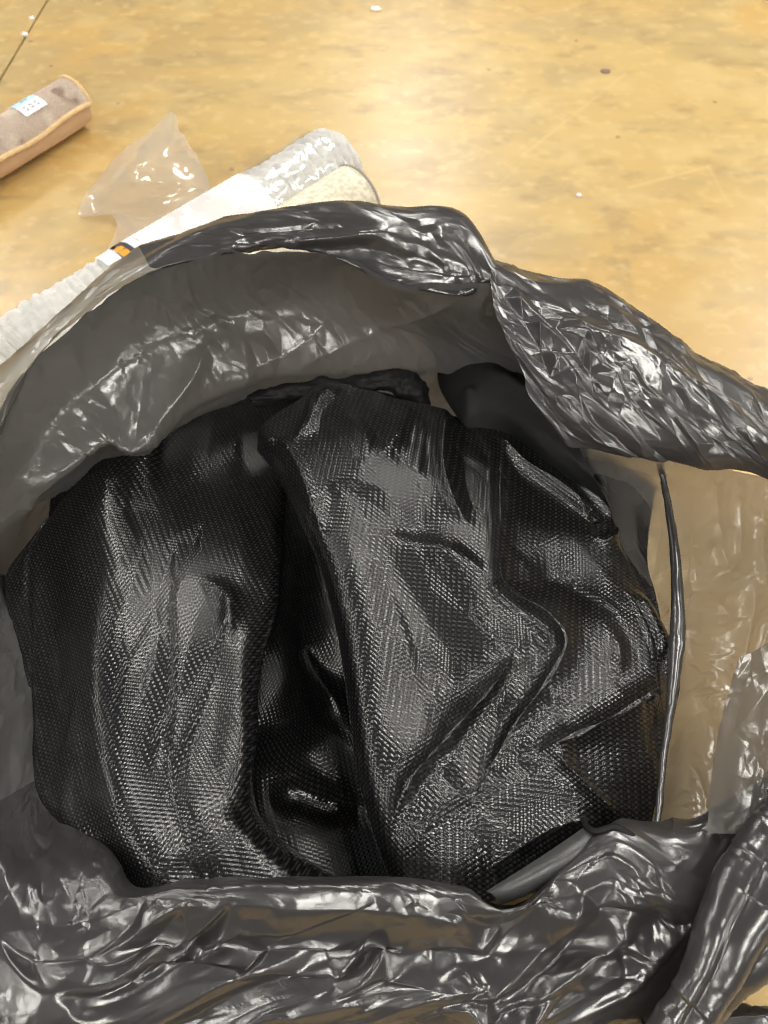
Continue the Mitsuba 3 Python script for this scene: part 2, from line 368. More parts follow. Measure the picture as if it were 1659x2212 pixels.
FRONT = [
    [(60, 1260, .20), (100, 1500, .20), (120, 1700, .20), (180, 1810, .22), (270, 1890, .25), (410, 1935, .25), (600, 1935, .25), (830, 1940, .25), (1000, 1950, .25), (1100, 1960, .25), (1200, 1920, .25), (1330, 1860, .25), (1470, 1830, .28), (1620, 1790, .3), (1720, 1740, .3)],
    [(8, 1240, .33), (58, 1500, .33), (66, 1710, .34), (112, 1815, .36), (228, 1922, .41), (400, 1924, .445), (590, 1918, .454), (830, 1921, .454), (1000, 1936, .45), (1100, 1963, .44), (1200, 1896, .45), (1320, 1842, .45), (1470, 1838, .445), (1560, 1780, .445), (1700, 1700, .45)],
    [(-70, 1230, .41), (-20, 1520, .39), (-10, 1760, .39), (50, 1910, .40), (190, 1985, .41), (400, 1958, .44), (590, 1953, .449), (830, 1968, .447), (980, 1980, .443), (1095, 1985, .435), (1190, 1965, .446), (1320, 1965, .442), (1500, 1960, .44), (1620, 1850, .44), (1760, 1760, .44)],
    [(-150, 1220, .46), (-120, 1560, .44), (-100, 1850, .42), (-20, 2010, .41), (180, 2060, .412), (400, 2040, .406), (590, 2045, .406), (830, 2045, .402), (970, 2050, .400), (1060, 2060, .402), (1200, 2050, .400), (1340, 2060, .398), (1500, 2050, .41), (1620, 1960, .41), (1760, 1850, .41)],
    [(-190, 1210, .48), (-170, 1590, .46), (-140, 1900, .43), (-60, 2080, .41), (190, 2100, .41), (410, 2085, .413), (590, 2112, .413), (830, 2126, .409), (1010, 2152, .405), (1080, 2130, .40), (1200, 2110, .40), (1340, 2120, .40), (1490, 2110, .39), (1600, 2020, .38), (1740, 1900, .38)],
    [(-230, 1200, .48), (-220, 1610, .45), (-200, 1960, .41), (-90, 2200, .40), (150, 2200, .40), (400, 2180, .40), (590, 2180, .40), (830, 2190, .398), (1010, 2200, .396), (1100, 2190, .388), (1200, 2190, .388), (1330, 2190, .385), (1450, 2190, .37), (1560, 2080, .34), (1700, 1960, .33)],
    [(-250, 1200, .40), (-260, 1620, .38), (-230, 1990, .36), (-110, 2290, .36), (150, 2300, .36), (400, 2280, .36), (590, 2280, .36), (830, 2290, .36), (1010, 2300, .36), (1100, 2300, .35), (1200, 2300, .35), (1330, 2300, .34), (1430, 2290, .31), (1500, 2120, .25), (1640, 2000, .25)],
    [(-200, 1200, .01), (-200, 1600, .01), (-150, 1900, .01), (0, 2100, .01), (200, 2150, .01), (400, 2150, .01), (590, 2150, .01), (830, 2150, .01), (1010, 2150, .01), (1100, 2150, .01), (1200, 2150, .01), (1330, 2150, .01), (1400, 2130, .01), (1450, 2050, .01), (1560, 1950, .01)],
]
FRONT.insert(2, [tuple(.5 * np.add(p, q) + [0, 0, .0012]) for p, q in zip(FRONT[1], FRONT[2])])
V = loft(FRONT, 440, 900)
h = facets(V, [(228, 1922, 3), (300, 1950, 1), (400, 1924, 2), (400, 1948, 0), (500, 1920, 0), (500, 1945, 1), (590, 1918, 4), (590, 1945, -1), (700, 1921, 1), (700, 1955, 1), (830, 1921, 2), (820, 1965, 1), (900, 1960, -1),
               (950, 1975, 1), (1000, 1936, 2), (1050, 1945, 2), (1100, 1963, 8), (450, 2035, -10), (530, 2000, -3), (590, 2045, -10), (700, 2010, -4), (700, 2050, -11), (830, 2000, -3), (830, 2055, -11), (950, 2030, -8), (1040, 2040, -10),
               (300, 2010, -4), (200, 1985, 0), (100, 2000, 3), (0, 2020, 0), (0, 2111, 10), (65, 2079, 12), (185, 2074, 10), (290, 2062, 6), (395, 2049, 14), (410, 2075, 10), (420, 2064, 8), (530, 2085, 10), (610, 2115, 11), (720, 2118, 9),
               (829, 2125, 11), (920, 2135, 8), (1012, 2154, 12), (1060, 2060, 4), (1085, 2010, 7), (500, 2120, -4), (470, 2150, 6), (600, 2165, -8), (440, 2190, 8), (560, 2205, 4), (700, 2165, -5), (829, 2170, -5), (829, 2196, 10),
               (940, 2190, 8), (1000, 2200, -4), (1060, 2180, 6), (250, 2120, -6), (120, 2140, -8), (60, 2200, 8), (330, 2150, -4), (200, 2200, 4), (1180, 1964, 14), (1140, 1945, 4), (1200, 1896, 5), (1260, 1930, 0), (1304, 1974, 12),
               (1340, 1842, 4), (1380, 1994, 12), (1400, 1900, 8), (1370, 1920, 2), (1430, 1930, -4), (1454, 2016, 13), (1470, 1880, 6), (1524, 2004, 12), (1480, 1960, 4), (1180, 2040, -9), (1300, 2060, -11), (1420, 2070, -10),
               (1100, 2100, -4), (1220, 2130, -5), (1250, 2160, 10), (1150, 2185, 4), (1340, 2140, 10), (1450, 2130, 6), (1380, 2190, -4), (1280, 2200, 6), (1410, 1870, 0), (1500, 1850, 6), (1560, 1800, 0)], 1.0)
V = out(V, h + crinkle(V, 14, (1.5, 1), .15, .7))
sheet('bag__front_wall', V[:, 235:], 'm_film_thick')
sheet('bag__front_wall_001', V[:, :236], 'm_film_double')

PLEAT = [
    [(1690, 1690, .47), (1600, 1830, .46), (1530, 1960, .45), (1480, 2100, .43), (1400, 2230, .40), (1300, 2300, .36)],
    [(1740, 1720, .48), (1640, 1860, .475), (1580, 1990, .47), (1520, 2120, .45), (1440, 2240, .42), (1340, 2320, .37)],
    [(1790, 1750, .48), (1690, 1900, .475), (1630, 2030, .46), (1560, 2140, .44), (1480, 2250, .41), (1380, 2330, .36)],
    [(1850, 1790, .45), (1760, 1940, .44), (1680, 2065, .42), (1590, 2140, .41), (1520, 2210, .38), (1440, 2330, .34)],
    [(1820, 1790, .30), (1740, 1920, .30), (1650, 2060, .32), (1570, 2120, .33), (1500, 2190, .32), (1420, 2310, .28)],
    [(1750, 1700, .01), (1700, 1800, .01), (1620, 1900, .01), (1550, 2000, .01), (1480, 2100, .01), (1400, 2180, .01)],
]
V = loft(PLEAT, 260, 260)
a, b = lengths(V)
h = 0.010 * np.abs(np.sin(b / .036 * math.pi + 1.5 * meshkit.fbm(np.stack([a / .2, b / .1, 0 * a], -1), 2, 5))) * np.clip(1 - (b - .16) / .05, 0, 1)
V = out(V, h + crinkle(V, 31, (1, 2.5)))
sheet('bag__pleat', V, 'm_film_thick')

V = loft([[(1490, 2195, .22), (1560, 2172, .23), (1640, 2168, .23), (1740, 2180, .22)], [(1470, 2225, .26), (1550, 2205, .27), (1640, 2200, .27), (1740, 2210, .26)], [(1450, 2280, .24), (1550, 2270, .25), (1640, 2270, .25), (1740, 2280, .24)],
          [(1450, 2250, .02), (1550, 2240, .02), (1640, 2240, .02), (1740, 2250, .02)]], 120, 160)
sheet('bag__loose_corner', out(V, crinkle(V, 35, (1.5, 1), 0, .8)), 'm_film_thick')
note('bag', 'open black plastic rubbish bag with a crumpled rim', 'bag')

# ------------------------------------------------------------------ the fabric in the bag
def polyline_dist(P, pts, n=200):
    c = spline(pts, n)
    d, i = cKDTree(c).query(P)
    t = np.gradient(c, axis=0)
    q = P - c[i]
    side = np.sign(t[i, 0] * q[:, 1] - t[i, 1] * q[:, 0])
    return d, i / (n - 1.0), side


def flat_line(pts, z=.34):
    return np.array([at(x, y, z)[:2] for x, y in pts])


class Heap:
    """A cloth lying as a height over its ground plan."""
    def __init__(self, V):
        self.V, self.P = V.copy(), V[..., :2].reshape(-1, 2)
        self.h = np.zeros(len(self.P))

    def fold(self, pts, h, w, sharp=2.0, ends=.2, lean=0.0):
        d, s, side = polyline_dist(self.P, flat_line(pts))
        fade = 0.15 + 0.85 * np.clip(np.minimum(s, 1 - s) / ends, 0, 1)
        ww = w * np.where(side > 0, 1 + lean, 1 - lean)
        self.h += h * np.exp(-(d / ww) ** sharp) * fade

    def dent(self, x, y, h, r):
        c = at(x, y, .34)[:2]
        self.h += h * np.exp(-((self.P - c) ** 2).sum(1) / r ** 2)

    def done(self, smooth=1.0):
        V = self.V
        V[..., 2] += gaussian_filter(self.h.reshape(V.shape[:2]), smooth)
        return V


DEEP = [
    [(120, 1010, .25), (320, 950, .25), (480, 870, .26), (640, 845, .28), (760, 840, .28), (1000, 900, .26), (1250, 960, .26), (1420, 1050, .26)],
    [(100, 1220, .25), (250, 1130, .24), (430, 1050, .22), (600, 1000, .24), (760, 1000, .24), (1000, 1080, .25), (1250, 1120, .26), (1400, 1200, .26)],
    [(140, 1450, .2), (250, 1400, .2), (430, 1330, .17), (610, 1310, .19), (740, 1290, .25), (1000, 1300, .24), (1250, 1320, .25), (1430, 1370, .25)],
    [(150, 1690, .2), (250, 1640, .2), (420, 1580, .15), (600, 1540, .14), (740, 1500, .20), (1000, 1560, .23), (1250, 1560, .24), (1420, 1560, .25)],
    [(230, 1850, .2), (300, 1800, .2), (420, 1760, .18), (580, 1700, .21), (740, 1690, .20), (1000, 1740, .22), (1250, 1740, .26), (1410, 1720, .26)],
    [(260, 1940, .2), (340, 1935, .2), (460, 1935, .2), (600, 1940, .2), (800, 1945, .2), (1000, 1940, .22), (1250, 1860, .26), (1400, 1840, .27)],
]
H = Heap(loft(DEEP, 300, 420))
H.fold([(560, 1690), (620, 1680), (700, 1705), (760, 1700)], .03, .02, 1.5); H.fold([(610, 1300), (660, 1380), (730, 1470)], .025, .014, 1.3)
V = H.done(1.5)
sheet('fabric__lower_fold', out(V, shards(V, .08, .008, 70, (1, 1.5), 0, 2.0)), 'm_fabric', uv=.3)

LEFT = [
    [(60, 1180, 0.355), (165, 1040, 0.380), (240, 1000, 0.394), (330, 960, 0.350), (430, 900, 0.308), (520, 870, 0.290), (590, 880, 0.268), (610, 880, 0.190)],
    [(10, 1260, 0.345), (120, 1170, 0.370), (220, 1120, 0.389), (330, 1080, 0.345), (430, 1050, 0.303), (510, 1040, 0.285), (580, 1060, 0.268), (610, 1070, 0.200)],
    [(30, 1400, 0.335), (130, 1340, 0.360), (230, 1310, 0.384), (330, 1280, 0.372), (430, 1250, 0.353), (512, 1240, 0.337), (574, 1270, 0.318), (585, 1290, 0.230)],
    [(55, 1560, 0.329), (150, 1510, 0.354), (240, 1480, 0.378), (330, 1450, 0.374), (420, 1430, 0.367), (482, 1420, 0.359), (536, 1430, 0.342), (555, 1450, 0.244)],
    [(66, 1700, 0.325), (160, 1660, 0.350), (250, 1640, 0.374), (330, 1610, 0.370), (410, 1590, 0.363), (472, 1580, 0.355), (524, 1580, 0.338), (550, 1590, 0.240)],
    [(110, 1815, 0.321), (190, 1790, 0.346), (270, 1770, 0.370), (350, 1750, 0.366), (420, 1740, 0.359), (482, 1740, 0.351), (526, 1740, 0.334), (560, 1750, 0.236)],
    [(160, 1880, 0.319), (240, 1860, 0.344), (310, 1850, 0.368), (380, 1840, 0.364), (450, 1830, 0.357), (532, 1830, 0.349), (596, 1840, 0.332), (650, 1850, 0.234)],
    [(225, 1935, 0.317), (290, 1935, 0.342), (350, 1935, 0.366), (420, 1935, 0.362), (500, 1935, 0.355), (600, 1935, 0.347), (720, 1935, 0.330), (800, 1935, 0.232)],
]
V = loft(LEFT, 420, 400)
H = Heap(V)
H.fold([(440, 1262), (500, 1310), (494, 1380), (468, 1425)], .013, .012, 1.6, .4); H.fold([(252, 1270), (232, 1450), (230, 1600), (270, 1750), (330, 1880)], .008, .028, 1.6)
H.fold([(400, 1520), (360, 1620), (340, 1700)], .006, .013, 1.5, .4); H.fold([(560, 1300), (525, 1450), (528, 1600), (545, 1740)], .010, .016, 1.5); H.fold([(330, 1890), (440, 1820), (540, 1760)], .008, .02, 1.6)
H.fold([(100, 1200), (120, 1450), (110, 1650)], -.012, .025)
H.fold([(470, 1480), (420, 1620), (350, 1760)], .004, .012, 1.4, .4); H.fold([(330, 1400), (290, 1500), (280, 1580)], .004, .012, 1.4, .4)
V = H.done(1.4)
V = out(V, shards(V, .075, .0035, 71, (1, 2.4), .35, 2.5) + shards(V, .035, .0010, 72, (1, 2.4), .35, 1.5))
sheet('fabric__left_fold', V, 'm_fabric', uv=.5)

EDGE = [(560, 955), (590, 1010), (625, 1060), (665, 1160), (700, 1245), (722, 1340), (742, 1450), (752, 1560), (768, 1650), (792, 1760), (830, 1850), (850, 1925)]
UPPER = [
    [(545, 950, .345), (640, 872, .36), (760, 838, .362), (850, 865, .36), (950, 885, .355), (1010, 920, .35), (1120, 900, .36), (1225, 980, .345)],
    [(618, 1065, .36), (700, 1040, .38), (790, 1020, .385), (880, 1020, .38), (970, 1030, .37), (1060, 1030, .37), (1180, 1040, .37), (1300, 1090, .34)],
    [(693, 1245, .37), (770, 1220, .39), (850, 1210, .38), (940, 1210, .38), (1030, 1220, .385), (1120, 1220, .38), (1240, 1220, .37), (1372, 1260, .33)],
    [(735, 1450, .37), (810, 1430, .385), (890, 1420, .38), (980, 1420, .38), (1080, 1420, .385), (1180, 1420, .39), (1310, 1420, .375), (1448, 1440, .33)],
    [(762, 1650, .37), (830, 1640, .385), (910, 1630, .385), (1000, 1630, .385), (1100, 1630, .39), (1200, 1620, .395), (1310, 1620, .38), (1428, 1640, .33)],
    [(790, 1770, .37), (850, 1770, .38), (930, 1770, .385), (1010, 1770, .39), (1110, 1760, .39), (1210, 1750, .39), (1310, 1750, .37), (1410, 1770, .33)],
    [(848, 1935, .36), (900, 1940, .365), (960, 1945, .365), (1030, 1945, .36), (1100, 1930, .36), (1190, 1890, .36), (1290, 1850, .35), (1398, 1842, .32)],
]
V = loft(UPPER, 560, 520)
H = Heap(V)
H.fold([(1035, 950), (1070, 1020), (1066, 1200), (1066, 1290), (1095, 1330), (1150, 1360), (1188, 1400), (1194, 1440), (1150, 1520), (1090, 1600), (1040, 1690)], .028, .011, 1.1, .1, .55)
H.fold([(1090, 1450), (1050, 1520), (980, 1600), (900, 1690), (840, 1810)], .026, .010, 1.1, .2, -.4)
H.fold([(1440, 1480), (1330, 1560), (1200, 1630), (1100, 1660)], .028, .016, 1.2, .2)
H.fold([(1050, 960), (1130, 1040), (1210, 1090), (1280, 1140)], .022, .010, 1.2)
H.fold([(1230, 1060), (1310, 1110), (1330, 1140), (1310, 1175), (1265, 1172)], .018, .008, 1.2); H.fold([(1255, 1110), (1285, 1145)], -.012, .008, 1.5)
H.fold([(965, 895), (952, 980), (960, 1080), (1000, 1160)], .018, .011, 1.2); H.fold([(1010, 930), (1000, 1030), (1020, 1130)], -.008, .012, 1.5)
H.fold([(745, 860), (690, 900), (668, 955), (640, 985)], .016, .011, 1.2); H.fold([(560, 955), (620, 985), (660, 1060), (700, 1200)], .012, .011, 1.2)
H.fold([(745, 930), (790, 1000), (770, 1070)], .008, .012, 1.5, .4); H.fold([(880, 900), (850, 990), (800, 1050)], .008, .013, 1.5, .4); H.fold([(910, 900), (905, 1000), (890, 1080)], .005, .012, 1.5, .4)
H.fold([(1070, 1300), (970, 1235), (860, 1200), (770, 1190)], .008, .02, 1.6, .4, .3)
H.fold([(1300, 1370), (1318, 1420), (1310, 1485)], .009, .011, 1.5, .4)
H.fold([(1370, 1280), (1410, 1360), (1450, 1440)], .012, .012, 1.4); H.fold([(1225, 1180), (1180, 1250), (1140, 1330)], -.006, .02)
H.fold([(1150, 1650), (1250, 1720), (1340, 1780)], .014, .015, 1.3); H.fold([(850, 1850), (960, 1790), (1080, 1720), (1180, 1690)], .010, .016, 1.3)
H.fold([(1060, 1880), (1200, 1800), (1290, 1790)], .008, .012, 1.3)
H.dent(1230, 1270, -.024, .045); H.dent(900, 1170, -.012, .035); H.dent(960, 1490, -.014, .045); H.dent(1110, 1430, -.012, .03)
V = H.done(1.2)
V = out(V, -shards(V, .085, .0045, 73, (1, 1.9), -.2, 2.5) - shards(V, .036, .0010, 74, (1, 2.2), -.2, 1.5))
# the left edge turns down and under
drop = np.exp(-(lengths(V)[0] / .012) ** 2)
V[..., 2] -= .030 * drop
V[..., 0] += .004 * drop
sheet('fabric__upper_fold', V, 'm_fabric_upper', uv=-.12)
note('fabric', 'heap of shiny black net fabric inside the open bag', 'fabric')

BACKFOLD = [
    [(900, 700, .30), (985, 660, .33), (1080, 650, .36), (1180, 760, .38), (1290, 860, .40)],
    [(940, 790, .31), (1000, 745, .37), (1080, 720, .40), (1160, 830, .40), (1270, 930, .41)],
    [(955, 850, .33), (1005, 815, .38), (1070, 800, .40), (1150, 890, .40), (1270, 1000, .40)],
    [(985, 900, .34), (1030, 880, .37), (1090, 890, .385), (1180, 970, .385), (1300, 1060, .38)],
    [(1010, 950, .33), (1060, 945, .34), (1120, 965, .345), (1210, 1040, .345), (1320, 1110, .33)],
    [(1020, 980, .28), (1080, 990, .28), (1140, 1010, .28), (1220, 1080, .28), (1330, 1160, .28)],
]
V = loft(BACKFOLD, 220, 220)
H = Heap(V)
H.fold([(960, 780), (1000, 720), (1070, 690)], .018, .014, 1.6); H.fold([(1040, 850), (1110, 900), (1230, 1010)], .016, .014, 1.5); H.fold([(1030, 740), (1060, 800), (1140, 880)], -.016, .016)
H.fold([(1000, 870), (1010, 930)], .012, .012)
sheet('fabric__back_fold', H.done(1.2), 'm_trim', uv=.2)
m = tube([at(540, 868, .33), at(620, 846, .335), at(700, 836, .34), at(780, 830, .345), at(850, 822, .35), at(893, 845, .35), at(905, 890, .33)], np.interp(np.linspace(0, 1, 260), [0, .3, .6, .85, 1], [.008, .014, .012, .024, .016]), 60, 260)
m.vertices += m.vertex_normals * (.016 * (meshkit.fbm(m.vertices * [30, 60, 60], 3, 5) - .5))[:, None]
put('fabric__rolled_edge', ply(m, 'm_trim', True))

HEM = [
    [(1050, 1925, .415), (1135, 1872, .43), (1205, 1826, .435), (1268, 1782, .425)],
    [(1062, 1932, .417), (1155, 1888, .435), (1225, 1845, .44), (1280, 1794, .43)],
    [(1080, 1955, .41), (1180, 1915, .42), (1250, 1872, .425), (1300, 1825, .42)],
]
V = loft(HEM, 50, 140)
V[..., 2] += .004 * np.sin(np.linspace(0, 1, 50) * math.pi)[:, None]
sheet('fabric__hem', V, 'm_trim_fine', uv=.5)
put('fabric__elastic_loop', ply(tube([at(1262, 1770, .42), at(1285, 1795, .44), at(1335, 1788, .445), at(1378, 1815, .44), at(1398, 1845, .42)], .0035, 8), 'm_trim', True))

# ------------------------------------------------------------------ the rolled rugs
def frame(A, B):
    ax = (B - A) / np.linalg.norm(B - A)
    side = np.cross(ax, [0, 0, 1.0])
    side /= np.linalg.norm(side)
    return ax, side, np.cross(side, ax)


def shell(A, B, R, th0, th1, nl, nt, wob=None, thick=0.006):
    """Part of a rolled layer about the axis A-B, from angle th0 to th1 (0 = towards side, 90 = up), closed all round."""
    ax, side, up = frame(A, B)
    L = np.linalg.norm(B - A)
    l, t = np.meshgrid(np.linspace(0, L, nl), np.linspace(th0, th1, nt), indexing='ij')
    def surf(r):
        r = r + (wob(l, t) if wob is not None else 0)
        return A + l[..., None] * ax + r[..., None] * (np.cos(t)[..., None] * side + np.sin(t)[..., None] * up)
    o, i = surf(np.full_like(l, R)), surf(np.full_like(l, R - thick))
    V = np.concatenate([o.reshape(-1, 3), i.reshape(-1, 3)])
    f = faces_of(nl, nt)
    n = nl * nt
    g = np.arange(n).reshape(nl, nt)
    fs = [f, f[:, ::-1] + n]
    for e in (g[0], g[-1], g[:, 0], g[:, -1]):
        q = np.stack([e[:-1], e[1:], e[1:] + n, e[:-1] + n], 1)
        fs += [q[:, [0, 1, 2]], q[:, [0, 2, 3]]]
    m = trimesh.Trimesh(V, np.vstack(fs), process=False)
    return m, o


def pattern(p, n, uv):
    x, y = uv.x * 16, uv.y * 16
    w = fbm(x, y, 0, 3)
    m = dr.sin(9 * w + 2.2 * dr.sin(x * 1.3) * dr.cos(y * 1.1))
    c = mix((0.42, 0.335, 0.27), (0.24, 0.175, 0.135), smoothstep(0.0, 0.9, m))
    c = mix(c, (0.50, 0.43, 0.35), smoothstep(0.55, 0.75, fbm(x * 0.9 + 5, y * 0.9, 2, 3)))
    return c * (0.75 + 0.5 * noise(uv.x * 700, uv.y * 700))


mat('m_pattern', type='twosided', bsdf=dict(type='principled', base_color=proc(pattern), roughness=0.9, specular=0.1))
mat('m_backing', type='twosided', bsdf=dict(type='principled', base_color=proc(lambda p, n, uv: mix((0.52, 0.35, 0.22), (0.58, 0.41, 0.27), fbm(p.x * 60, p.y * 60, p.z * 60, 3))), roughness=0.85, specular=0.15))
mat('m_binding', type='twosided', bsdf=dict(type='principled', base_color=proc(lambda p, n, uv: mix((0.62, 0.43, 0.22), (0.72, 0.53, 0.30), fbm(p.x * 150, p.y * 150, p.z * 150, 2))), roughness=0.8, specular=0.15))
mat('m_hollow', type='diffuse', reflectance=rgb(0.10, 0.075, 0.055))

R1 = .066
c0, c1 = at(198, 275, 0), at(-330, 622, 0)
ax = (c1 - c0) / np.linalg.norm(c1 - c0)
back = np.array([ax[1], -ax[0], 0]); back = back if back[1] > 0 else -back
A1, B1 = c0 + back * .030 + np.array([0, 0, R1]), c1 + back * .030 + np.array([0, 0, R1])
_, side, up = frame(A1, B1)
sgn = 1 if side[1] < 0 else -1            # the side that faces the bag
lay = lambda l, t: .0025 * np.sin(l * 9 + 1) * np.sin(t * 2) + .002 * (meshkit.noise(np.stack([l * 14, t * 2, 0 * l], -1), 3) - .5)
face = (lambda deg: math.radians(deg) if sgn > 0 else math.pi - math.radians(deg))
t0, t1 = sorted((face(14), face(215)))
m, o = shell(A1, B1, R1, t0, t1, 120, 60, lay, .009)
a, b = lengths(o)
put('patterned_rug__pile', ply(m, 'm_pattern', True, uv=np.tile(np.stack([a.ravel(), b.ravel()], 1), (2, 1))))
m, o2 = shell(A1 - (B1 - A1) * -.004, B1, R1 - .0095, 0, 2 * math.pi, 120, 72, lay, .008)
put('patterned_rug__backing', ply(m, 'm_backing', 40))
edge = o[:, 0] if abs(t0 - face(14)) < 1e-6 else o[:, -1]
rng = np.random.default_rng(4)
wav = edge + up * (.004 * np.sin(np.linspace(0, 19, 120)))[:, None]
put('patterned_rug__binding', ply(tube(wav, .0065, 10, 160), 'm_binding', True))
put('patterned_rug__binding_001', ply(tube(o[0] - (B1 - A1) / np.linalg.norm(B1 - A1) * .002, .0055, 10, 80), 'm_binding', True))
sp = []
for k in range(200):
    q = k / 199
    th, r = q * 5 * math.pi, (R1 - .02) * (1 - .8 * q)
    sp.append(A1 + (B1 - A1) / np.linalg.norm(B1 - A1) * .012 + r * (math.cos(th) * side + math.sin(th) * up))
put('patterned_rug__rolled_core', ply(tube(sp, .0045, 8, 200), 'm_backing', True))
note('patterned_rug', 'rolled rug with faded brown pattern, beige bound edge and a blue price sticker', 'rug')

# its price sticker: a small card bent over the roll
def on_roll(A, B, R, l, deg):
    axx, sd, u = frame(A, B)
    t = face(deg)
    return A + axx * l + R * (math.cos(t) * sd + math.sin(t) * u)


def sticker(l0, l1, d0, d1, R, n=14, A=A1, B=B1):
    P = np.array([[on_roll(A, B, R, l0 + (l1 - l0) * i / (n - 1), d0 + (d1 - d0) * k / (n - 1)) for i in range(n)] for k in range(n)])
    return P


def strip_uv(P):
    nv, nu = P.shape[:2]
    u, v = np.meshgrid(np.linspace(0, 1, nu), np.linspace(0, 1, nv))
    return np.stack([u.ravel(), v.ravel()], 1)


def price_print(p, n, uv):
    u, v = uv.x, uv.y
    c = mix((0.85, 0.86, 0.86), (0.42, 0.68, 0.82), smoothstep(0.52, 0.54, v))
    bar = smoothstep(0.66, 0.69, v) * (1 - smoothstep(0.84, 0.87, v)) * smoothstep(0.34, 0.37, u) * (1 - smoothstep(0.70, 0.73, u))
    c = mix(c, (0.16, 0.27, 0.34), bar * 0.8)
    for x in (0.25, 0.5, 0.75):
        d = dr.abs(dr.sqrt(dr.square((u - x) / 0.075) + dr.square((v - 0.27) / 0.14)) - 0.75)
        c = mix(c, (0.16, 0.16, 0.17), (1 - smoothstep(0.22, 0.36, d)) * 0.85)
    return c


mat('m_price', type='twosided', bsdf={'type': 'principled', 'base_color': proc(price_print), 'roughness': 0.35, 'specular': 0.5})
P = sticker(.115, .190, 58, 120, R1 + .003)[:, ::-1]
put('patterned_rug__price_sticker', ply((P.reshape(-1, 3), faces_of(14, 14)), 'm_price', True, uv=strip_uv(P)))

# white rug in clear film behind the bag
R2 = .088
A2, B2 = at(742, 352, R2), at(-150, 905, R2)
def ribs(l, t):
    s = l / .030 + .35 * np.sin(t * 1.0) + 1.6 * meshkit.noise(np.stack([l * 9, t * 1.2, 0 * l], -1), 2)
    return .0075 * np.abs(np.sin(s * math.pi)) * (.4 + 1.2 * meshkit.noise(np.stack([l * 18, t * 2.2, 0 * l], -1), 9)) + .008 * meshkit.fbm(np.stack([l * 50, t * 5, 0 * l], -1), 3, 5) - .03 * np.clip(1 - l / .035, 0, 1) ** 2
m, o = shell(A2, B2, R2, 0, 2 * math.pi, 700, 160, ribs, .05)
mat('m_wool', type='twosided', bsdf=dict(type='principled', base_color=proc(lambda p, n, uv: mix((0.46, 0.45, 0.42), (0.66, 0.65, 0.61), fbm(p.x * 90, p.y * 90, p.z * 90, 3))), roughness=0.9, specular=0.1, sheen=0.4))
put('white_rug__pile', ply(m, 'm_wool', 50))
mat('m_clear', type='thindielectric', int_ior=1.45)
ax2, sd2, up2 = frame(A2, B2)
def band(l0, l1, d0, d1, r, nl=40, nt=40, fn=None):
    l, t = np.meshgrid(np.linspace(l0, l1, nl), np.radians(np.linspace(d0, d1, nt)), indexing='ij')
    if sd2[1] > 0:
        t = math.pi - t
    rr = r + (fn(l, t) if fn else 0)
    return A2 + l[..., None] * ax2 + np.asarray(rr + 0 * l)[..., None] * (np.cos(t)[..., None] * sd2 + np.sin(t)[..., None] * up2)
def label_print(p, n, uv):
    u, v = uv.x, uv.y
    blk = smoothstep(0.12, 0.14, u) * (1 - smoothstep(0.66, 0.68, u)) * smoothstep(0.34, 0.36, v) * (1 - smoothstep(0.74, 0.76, v))
    c = mix((0.74, 0.73, 0.72), (0.68, 0.50, 0.47), blk * (0.25 + 0.45 * smoothstep(0.45, 0.6, fbm(u * 14, v * 9, 0, 3))))
    return mix(c, (0.04, 0.04, 0.045), smoothstep(0.945, 0.95, u))
mat('m_label', type='twosided', bsdf={'type': 'principled', 'base_color': proc(label_print), 'roughness': 0.4, 'specular': 0.5})
P = band(.30, .66, -40, 175, R2 + .016)
put('white_rug__paper_band', ply((P.reshape(-1, 3), faces_of(40, 40)), 'm_label', True, uv=np.stack([a.ravel() for a in np.meshgrid(np.linspace(0, 1, 40), np.linspace(0, 1, 40), indexing='ij')], 1)))
mat('m_orange', type='twosided', bsdf={'type': 'principled', 'base_color': rgb(0.85, 0.32, 0.02), 'roughness': 0.4})
mat('m_paper', type='twosided', bsdf={'type': 'principled', 'base_color': rgb(0.8, 0.8, 0.8), 'roughness': 0.5})
for nm, l0, l1, d0, d1, mm in (('white_rug__orange_mark', .655, .675, 84, 94, 'm_orange'), ('white_rug__orange_mark_001', .655, .675, 96, 106, 'm_orange'), ('white_rug__white_mark', .68, .715, 84, 112, 'm_paper')):
    P = band(l0, l1, d0, d1, R2 + .0175, 6, 8)
    put(nm, ply((P.reshape(-1, 3), faces_of(6, 8)), mm, True))
wr = lambda l, t: .004 * meshkit.fbm(np.stack([l * 30, t * 3, 0 * l], -1), 3, 8)
P = band(.07, .31, -60, 230, R2 + .019, 320, 140, wr)
P = out(P, shards(P, .06, .002, 51, (1, 2)))
sheet('white_rug__clear_wrap', P, 'm_clear')
note('white_rug', 'rolled white ribbed rug in clear film with a paper band', 'rug')

# cream rug roll beside it, its bound end towards the room
R3 = .082
A3 = at(770, 428, R3)
B3 = A3 + (B2 - A2)
spk = lambda p, n, uv: mix((0.55, 0.50, 0.38), (0.70, 0.66, 0.53), smoothstep(0.35, 0.65, fbm(p.x * 130, p.y * 130, p.z * 130, 2)))
mat('m_speck', type='twosided', bsdf=dict(type='principled', base_color=proc(spk), roughness=0.85, specular=0.15))
m, o = shell(A3, B3, R3, 0, 2 * math.pi, 80, 72, None, .02)
put('cream_rug__backing', ply(m, 'm_speck', 40))
mat('m_dark_edge', type='twosided', bsdf=dict(type='principled', base_color=rgb(0.30, 0.27, 0.23), roughness=0.8))
put('cream_rug__binding', ply(tube(np.vstack([o[0]]), .004, 8, 120), 'm_dark_edge', True))
note('cream_rug', 'rolled cream speckled rug with a thin dark bound end, just behind the bag rim', 'rug')

